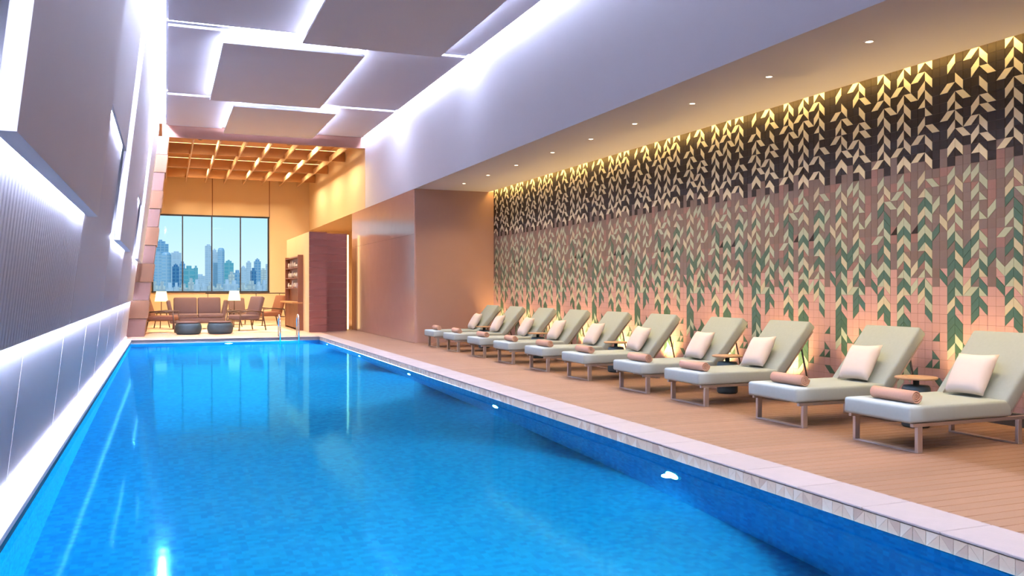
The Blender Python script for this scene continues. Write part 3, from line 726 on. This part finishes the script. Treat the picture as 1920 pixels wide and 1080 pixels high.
for k in range(3): box('door', -0.145, -0.125, -cw / 2 + 0.07 + k * 1.09, -cw / 2 + 0.07 + k * 1.09 + 1.07, 0.06, 0.90, 'shelf_wood', bc, 0.004)
rb = random.Random(3); bid = 0
bt = None
for zz in (1.445, 1.805, 2.165):
    for yy in (-0.8, -0.5, -0.2, 0.15, 0.45, 0.75):
        kind = rb.choice((0, 1, 2))
        prof = [[(0, 0), (0.035, 0), (0.035, 0.16), (0.014, 0.20), (0.014, 0.26), (0, 0.26)], [(0, 0), (0.035, 0.0), (0.045, 0.12), (0.04, 0.12), (0.03, 0.01), (0, 0.01)], [(0, 0), (0.03, 0), (0.05, 0.08), (0.04, 0.17), (0.02, 0.19), (0, 0.19)]][kind]
        o = lathe(['bottle', 'tumbler', 'vase'][kind], prof, 'glassware', None, (XB - 0.075, 22.08 * H + yy * 1.6, zz), 12)
        nm = ['pale bottle', 'pale glass tumbler', 'small pale vase'][kind]
        tag(o, '%s on a %s shelf of the brown bar cabinet' % (nm, {1.445: 'lower', 1.805: 'middle', 2.165: 'high'}[zz]), ['bottle', 'glass', 'vase'][kind], 'glassware in the bar cabinet')
# handrail in front of the window wall
hr = thing('hand_rail', 'slim metal hand rail below the wide window', 'rail', (2.2 * H, YW - 0.6, 0))
tube('rail', [(-1.6, 0, 1.22), (2.6, 0, 1.22)], 0.02, 'window_metal', hr)
for xx in (-1.5, -0.5, 0.5, 1.5, 2.5): tube('post', [(xx, 0, 0.002), (xx, 0, 1.21)], 0.014, 'window_metal', hr, 8)
# chrome grab rails at the far pool corner
for i, xx in enumerate((2.15, 2.52)):
    g = thing('pool_grab_rail', 'chrome loop grab rail at the pool steps, %s' % ['on the lounge seating side', 'on the partition side'][i], 'grab rail', (xx * H, YP, 0), 0, 'chrome grab rails')
    pts = [(0, 0.36, 0.0), (0, 0.36, 0.48)] + [(0, 0.36 - 0.2 + 0.2 * math.cos(a), 0.48 + 0.18 * math.sin(a)) for a in [math.pi * k / 10 for k in range(1, 10)]] + [(0, -0.06, 0.42), (0, -0.09, 0.2), (0, -0.10, -0.35)]
    tube('rail', pts, 0.021, 'chrome', g)
    lathe('flange', [(0, 0.004), (0.045, 0.004), (0.045, 0.016), (0.024, 0.02), (0, 0.02)], 'chrome', g, (0, 0.36, 0), 16)

# ------------------------------------------------------------------ lounge furniture
rg = box('area_rug', -0.35 * H, 2.70 * H, 20.46 * H, 24.9 * H, 0.002, 0.014, 'rug', None, 0.004); tag(rg, 'pale cream rug under the lounge seating', 'rug')
ZR = 0.019
def cushion(name, M, sx_, sy_, sz_, mat, parent, bev=0.05):
    bm = bmesh.new(); add_box(bm, -sx_ / 2, sx_ / 2, -sy_ / 2, sy_ / 2, -sz_ / 2, sz_ / 2, bev, 3, M); return from_bm(name, bm, mat, parent, True)
T = Matrix.Translation; R_ = lambda a, ax: Matrix.Rotation(a, 4, ax)
so = thing('lounge_sofa', 'brown two-seat sofa with tall back cushions facing the pool', 'sofa', (0.72 * H, 22.6 * H, ZR))
cushion('seat_base', T((0, 0, 0.30)), 1.85, 0.80, 0.20, 'sofa_fabric', so)
for s in (-1, 1):
    cushion('seat_cushion', T((s * 0.43, -0.06, 0.46)), 0.84, 0.72, 0.14, 'sofa_fabric', so)
    cushion('back_cushion', T((s * 0.40, 0.30, 0.79)) @ R_(-0.22, 'X'), 0.78, 0.18, 0.62, 'sofa_fabric', so, 0.06)
    cushion('arm', T((s * 0.90, 0.02, 0.66)) @ R_(s * 0.20, 'Y'), 0.14, 0.78, 0.70, 'sofa_fabric', so, 0.06)
    for yy in (-0.32, 0.32): tube('leg', [(s * 0.8, yy, 0.0), (s * 0.8, yy, 0.22)], 0.022, 'dark_wood', so, 8)
def armchair(name, label, loc, rz, mat, sc=1.0):
    a = thing(name, label, 'armchair', loc, rz)
    cushion('seat_cushion', T((0, 0.0, 0.40 * sc)), 0.66 * sc, 0.72 * sc, 0.17, mat, a)
    cushion('back_cushion', T((0, 0.40 * sc, 0.72 * sc)) @ R_(-0.30, 'X'), 0.62 * sc, 0.17, 0.66 * sc, mat, a, 0.06)
    for s in (-1, 1):
        tube('arm_rest', [(s * 0.36 * sc, -0.36 * sc, 0.58 * sc), (s * 0.36 * sc, 0.0, 0.60 * sc), (s * 0.36 * sc, 0.44 * sc, 0.56 * sc)], 0.024, 'dark_wood', a, 8)
        tube('leg', [(s * 0.36 * sc, -0.40 * sc, 0.0), (s * 0.36 * sc, -0.34 * sc, 0.585 * sc)], 0.022, 'dark_wood', a, 8)
        tube('leg', [(s * 0.36 * sc, 0.54 * sc, 0.0), (s * 0.36 * sc, 0.42 * sc, 0.57 * sc)], 0.022, 'dark_wood', a, 8)
    for yy in (-0.36, 0.44): tube('seat_rail', [(-0.36 * sc, yy * sc, 0.30 * sc), (0.36 * sc, yy * sc, 0.30 * sc)], 0.020, 'dark_wood', a, 8)
    return a
armchair('lounge_armchair', 'rust brown low armchair beside the leaning timber pillar', (-0.06 * H, 20.95 * H, ZR), math.radians(78), 'rust_fabric', 1.15)
armchair('lounge_armchair', 'brown wooden-legged armchair on the bar side of the sofa', (1.70 * H, 21.3 * H, ZR), math.radians(-62), 'sofa_fabric', 1.1)
armchair('lounge_armchair', 'olive brown armchair in front of the hand rail by the bar', (2.52 * H, 23.9 * H, ZR), math.radians(-70), 'rust_fabric', 1.1)
armchair('lounge_armchair', 'small brown chair at the lamp table under the window', (1.84 * H, 24.55 * H, ZR), math.radians(10), 'sofa_fabric', 1.0)
for i, (xx, lab) in enumerate(((0.455, 'dark teal drum ottoman nearer the leaning pillar'), (1.11, 'dark teal drum ottoman nearer the grab rails'))):
    ot = thing('drum_ottoman', lab, 'ottoman', (xx * H, 20.15 * H, 0.001), 0, 'dark ottomans in front of the sofa')
    lathe('body', [(0, 0), (0.32, 0.0), (0.37, 0.04), (0.395, 0.16), (0.395, 0.25), (0.37, 0.33), (0.33, 0.35), (0, 0.35)], 'dark_teal', ot, n=32)
    lathe('seat_pad', [(0.0, 0.352), (0.32, 0.352), (0.36, 0.365), (0.36, 0.38), (0.32, 0.395), (0, 0.40)], 'sofa_fabric', ot, n=32)
def lamp(label, loc, hgt):
    t = thing('table_lamp', label, 'lamp', loc, 0, 'glowing lamps in the lounge')
    lathe('base', [(0, 0), (0.14, 0), (0.14, 0.015), (0.03, 0.03), (0, 0.03)], 'dark_wood', t, n=20)
    tube('stem', [(0, 0, 0.03), (0, 0, hgt - 0.10)], 0.014, 'dark_wood', t, 8)
    lathe('shade', [(0.225, hgt - 0.36), (0.17, hgt), (0.165, hgt), (0.22, hgt - 0.36)], 'shade_glow', t, n=28)
    return t
def side(label, loc, r, h):
    t = thing('lamp_table', label, 'table', loc, 0)
    lathe('table_top', [(0, h - 0.03), (r, h - 0.03), (r, h), (0, h)], 'dark_wood', t, n=24)
    for k in range(3):
        a = 2 * math.pi * k / 3 + 0.4; tube('leg', [(r * 0.85 * math.cos(a), r * 0.85 * math.sin(a), 0), (r * 0.5 * math.cos(a), r * 0.5 * math.sin(a), h - 0.03)], 0.018, 'dark_wood', t, 8)
side('round dark lamp table behind the rust armchair', (-0.10 * H, 23.3 * H, ZR), 0.36, 0.55)
lamp('glowing cream lamp nearer the leaning pillar', (-0.10 * H, 23.3 * H, ZR + 0.55), 0.76)
side('round dark lamp table between the sofa and the bar chairs', (1.62 * H, 23.25 * H, ZR), 0.36, 0.55)
lamp('glowing cream lamp between the sofa and the bar chairs', (1.62 * H, 23.25 * H, ZR + 0.55), 0.78)

# ------------------------------------------------------------------ the city beyond the window
gr = struct(box('ground', -900, 1500, 120, 4200, -22, -20, 'ground_city'), 'flat green and pale city ground beyond the window', 'ground')
def tower_mat(name, c, cw_, fx, fz):
    """curtain wall: rows and bands of glass too far away to tell apart"""
    m = principled(name, c, 0.35); t = m.node_tree; b = t.nodes['Principled BSDF']
    co = t.nodes.new('ShaderNodeTexCoord'); br = t.nodes.new('ShaderNodeTexBrick'); mp = t.nodes.new('ShaderNodeMapping')
    mp.inputs['Rotation'].default_value = (math.pi / 2, 0, 0); br.offset = 0
    br.inputs['Color1'].default_value = (*c, 1); br.inputs['Color2'].default_value = (*[min(1, v * 1.12) for v in c], 1); br.inputs['Mortar'].default_value = (*cw_, 1)
    br.inputs['Scale'].default_value = 1.0; br.inputs['Brick Width'].default_value = fx; br.inputs['Row Height'].default_value = fz; br.inputs['Mortar Size'].default_value = 0.7
    t.links.new(co.outputs['Object'], mp.inputs[0]); t.links.new(mp.outputs[0], br.inputs['Vector']); t.links.new(br.outputs['Color'], b.inputs['Base Color'])
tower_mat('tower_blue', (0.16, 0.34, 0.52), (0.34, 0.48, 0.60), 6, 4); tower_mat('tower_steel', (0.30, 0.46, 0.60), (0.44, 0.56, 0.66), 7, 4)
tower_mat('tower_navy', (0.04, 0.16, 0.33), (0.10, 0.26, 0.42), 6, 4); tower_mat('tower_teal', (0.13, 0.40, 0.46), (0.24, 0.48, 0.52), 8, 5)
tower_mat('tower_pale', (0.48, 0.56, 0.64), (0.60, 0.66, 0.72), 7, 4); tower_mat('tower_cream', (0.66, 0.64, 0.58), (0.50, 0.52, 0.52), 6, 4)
#  x0, x1, top y (photo pixels give the bearing and the height), distance, finish, kind of top, label
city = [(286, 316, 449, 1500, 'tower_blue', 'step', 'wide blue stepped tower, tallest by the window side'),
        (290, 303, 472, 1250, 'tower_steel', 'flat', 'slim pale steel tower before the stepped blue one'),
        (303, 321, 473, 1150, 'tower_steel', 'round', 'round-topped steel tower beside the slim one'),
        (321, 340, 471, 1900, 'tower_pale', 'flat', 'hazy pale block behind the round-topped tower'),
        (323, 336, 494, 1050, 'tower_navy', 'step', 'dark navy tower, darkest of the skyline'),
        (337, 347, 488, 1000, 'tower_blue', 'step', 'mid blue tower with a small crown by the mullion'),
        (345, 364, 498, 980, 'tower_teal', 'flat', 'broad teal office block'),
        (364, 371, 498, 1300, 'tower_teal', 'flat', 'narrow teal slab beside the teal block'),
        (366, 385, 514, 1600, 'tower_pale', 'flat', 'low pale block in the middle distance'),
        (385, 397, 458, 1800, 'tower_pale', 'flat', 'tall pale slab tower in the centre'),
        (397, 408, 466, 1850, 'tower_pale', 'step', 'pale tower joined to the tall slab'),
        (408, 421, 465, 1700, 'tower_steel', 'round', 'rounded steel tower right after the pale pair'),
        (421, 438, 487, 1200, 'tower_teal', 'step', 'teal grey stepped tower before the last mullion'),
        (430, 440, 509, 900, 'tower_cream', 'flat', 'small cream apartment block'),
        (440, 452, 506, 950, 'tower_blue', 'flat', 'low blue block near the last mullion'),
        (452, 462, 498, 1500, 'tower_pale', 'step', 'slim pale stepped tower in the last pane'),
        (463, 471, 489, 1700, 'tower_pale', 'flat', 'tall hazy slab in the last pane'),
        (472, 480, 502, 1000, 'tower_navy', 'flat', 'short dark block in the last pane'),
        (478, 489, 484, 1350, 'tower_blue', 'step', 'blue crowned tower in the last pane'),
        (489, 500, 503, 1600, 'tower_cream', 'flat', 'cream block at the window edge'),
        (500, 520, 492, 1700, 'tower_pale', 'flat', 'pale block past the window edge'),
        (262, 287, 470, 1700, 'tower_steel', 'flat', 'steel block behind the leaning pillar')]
lows = ['white low-rise', 'cream low-rise', 'grey low-rise', 'pale low-rise']
rl = random.Random(11); xx = 284
beside = ['under the stepped blue tower', 'before the slim steel tower', 'before the round-topped tower', 'under the hazy pale block', 'before the teal block', 'beyond the teal block', 'under the low pale block', 'under the tall slab tower',
          'under the pale pair', 'before the rounded tower', 'under the teal grey tower', 'beside the small cream block', 'near the last mullion', 'under the slim pale tower', 'under the hazy slab', 'beside the short dark block', 'under the crowned tower', 'at the window edge']
k = 0
while xx < 505:
    wv_ = rl.uniform(9, 16)
    city.append((xx, xx + wv_, rl.uniform(521, 532), rl.uniform(560, 760), ['tower_cream', 'tower_cream', 'tower_pale', 'tower_pale'][k % 4], 'flat', lows[k % 4] + ' block ' + beside[min(k, 17)])); xx += wv_ + rl.uniform(0.4, 2.5); k += 1
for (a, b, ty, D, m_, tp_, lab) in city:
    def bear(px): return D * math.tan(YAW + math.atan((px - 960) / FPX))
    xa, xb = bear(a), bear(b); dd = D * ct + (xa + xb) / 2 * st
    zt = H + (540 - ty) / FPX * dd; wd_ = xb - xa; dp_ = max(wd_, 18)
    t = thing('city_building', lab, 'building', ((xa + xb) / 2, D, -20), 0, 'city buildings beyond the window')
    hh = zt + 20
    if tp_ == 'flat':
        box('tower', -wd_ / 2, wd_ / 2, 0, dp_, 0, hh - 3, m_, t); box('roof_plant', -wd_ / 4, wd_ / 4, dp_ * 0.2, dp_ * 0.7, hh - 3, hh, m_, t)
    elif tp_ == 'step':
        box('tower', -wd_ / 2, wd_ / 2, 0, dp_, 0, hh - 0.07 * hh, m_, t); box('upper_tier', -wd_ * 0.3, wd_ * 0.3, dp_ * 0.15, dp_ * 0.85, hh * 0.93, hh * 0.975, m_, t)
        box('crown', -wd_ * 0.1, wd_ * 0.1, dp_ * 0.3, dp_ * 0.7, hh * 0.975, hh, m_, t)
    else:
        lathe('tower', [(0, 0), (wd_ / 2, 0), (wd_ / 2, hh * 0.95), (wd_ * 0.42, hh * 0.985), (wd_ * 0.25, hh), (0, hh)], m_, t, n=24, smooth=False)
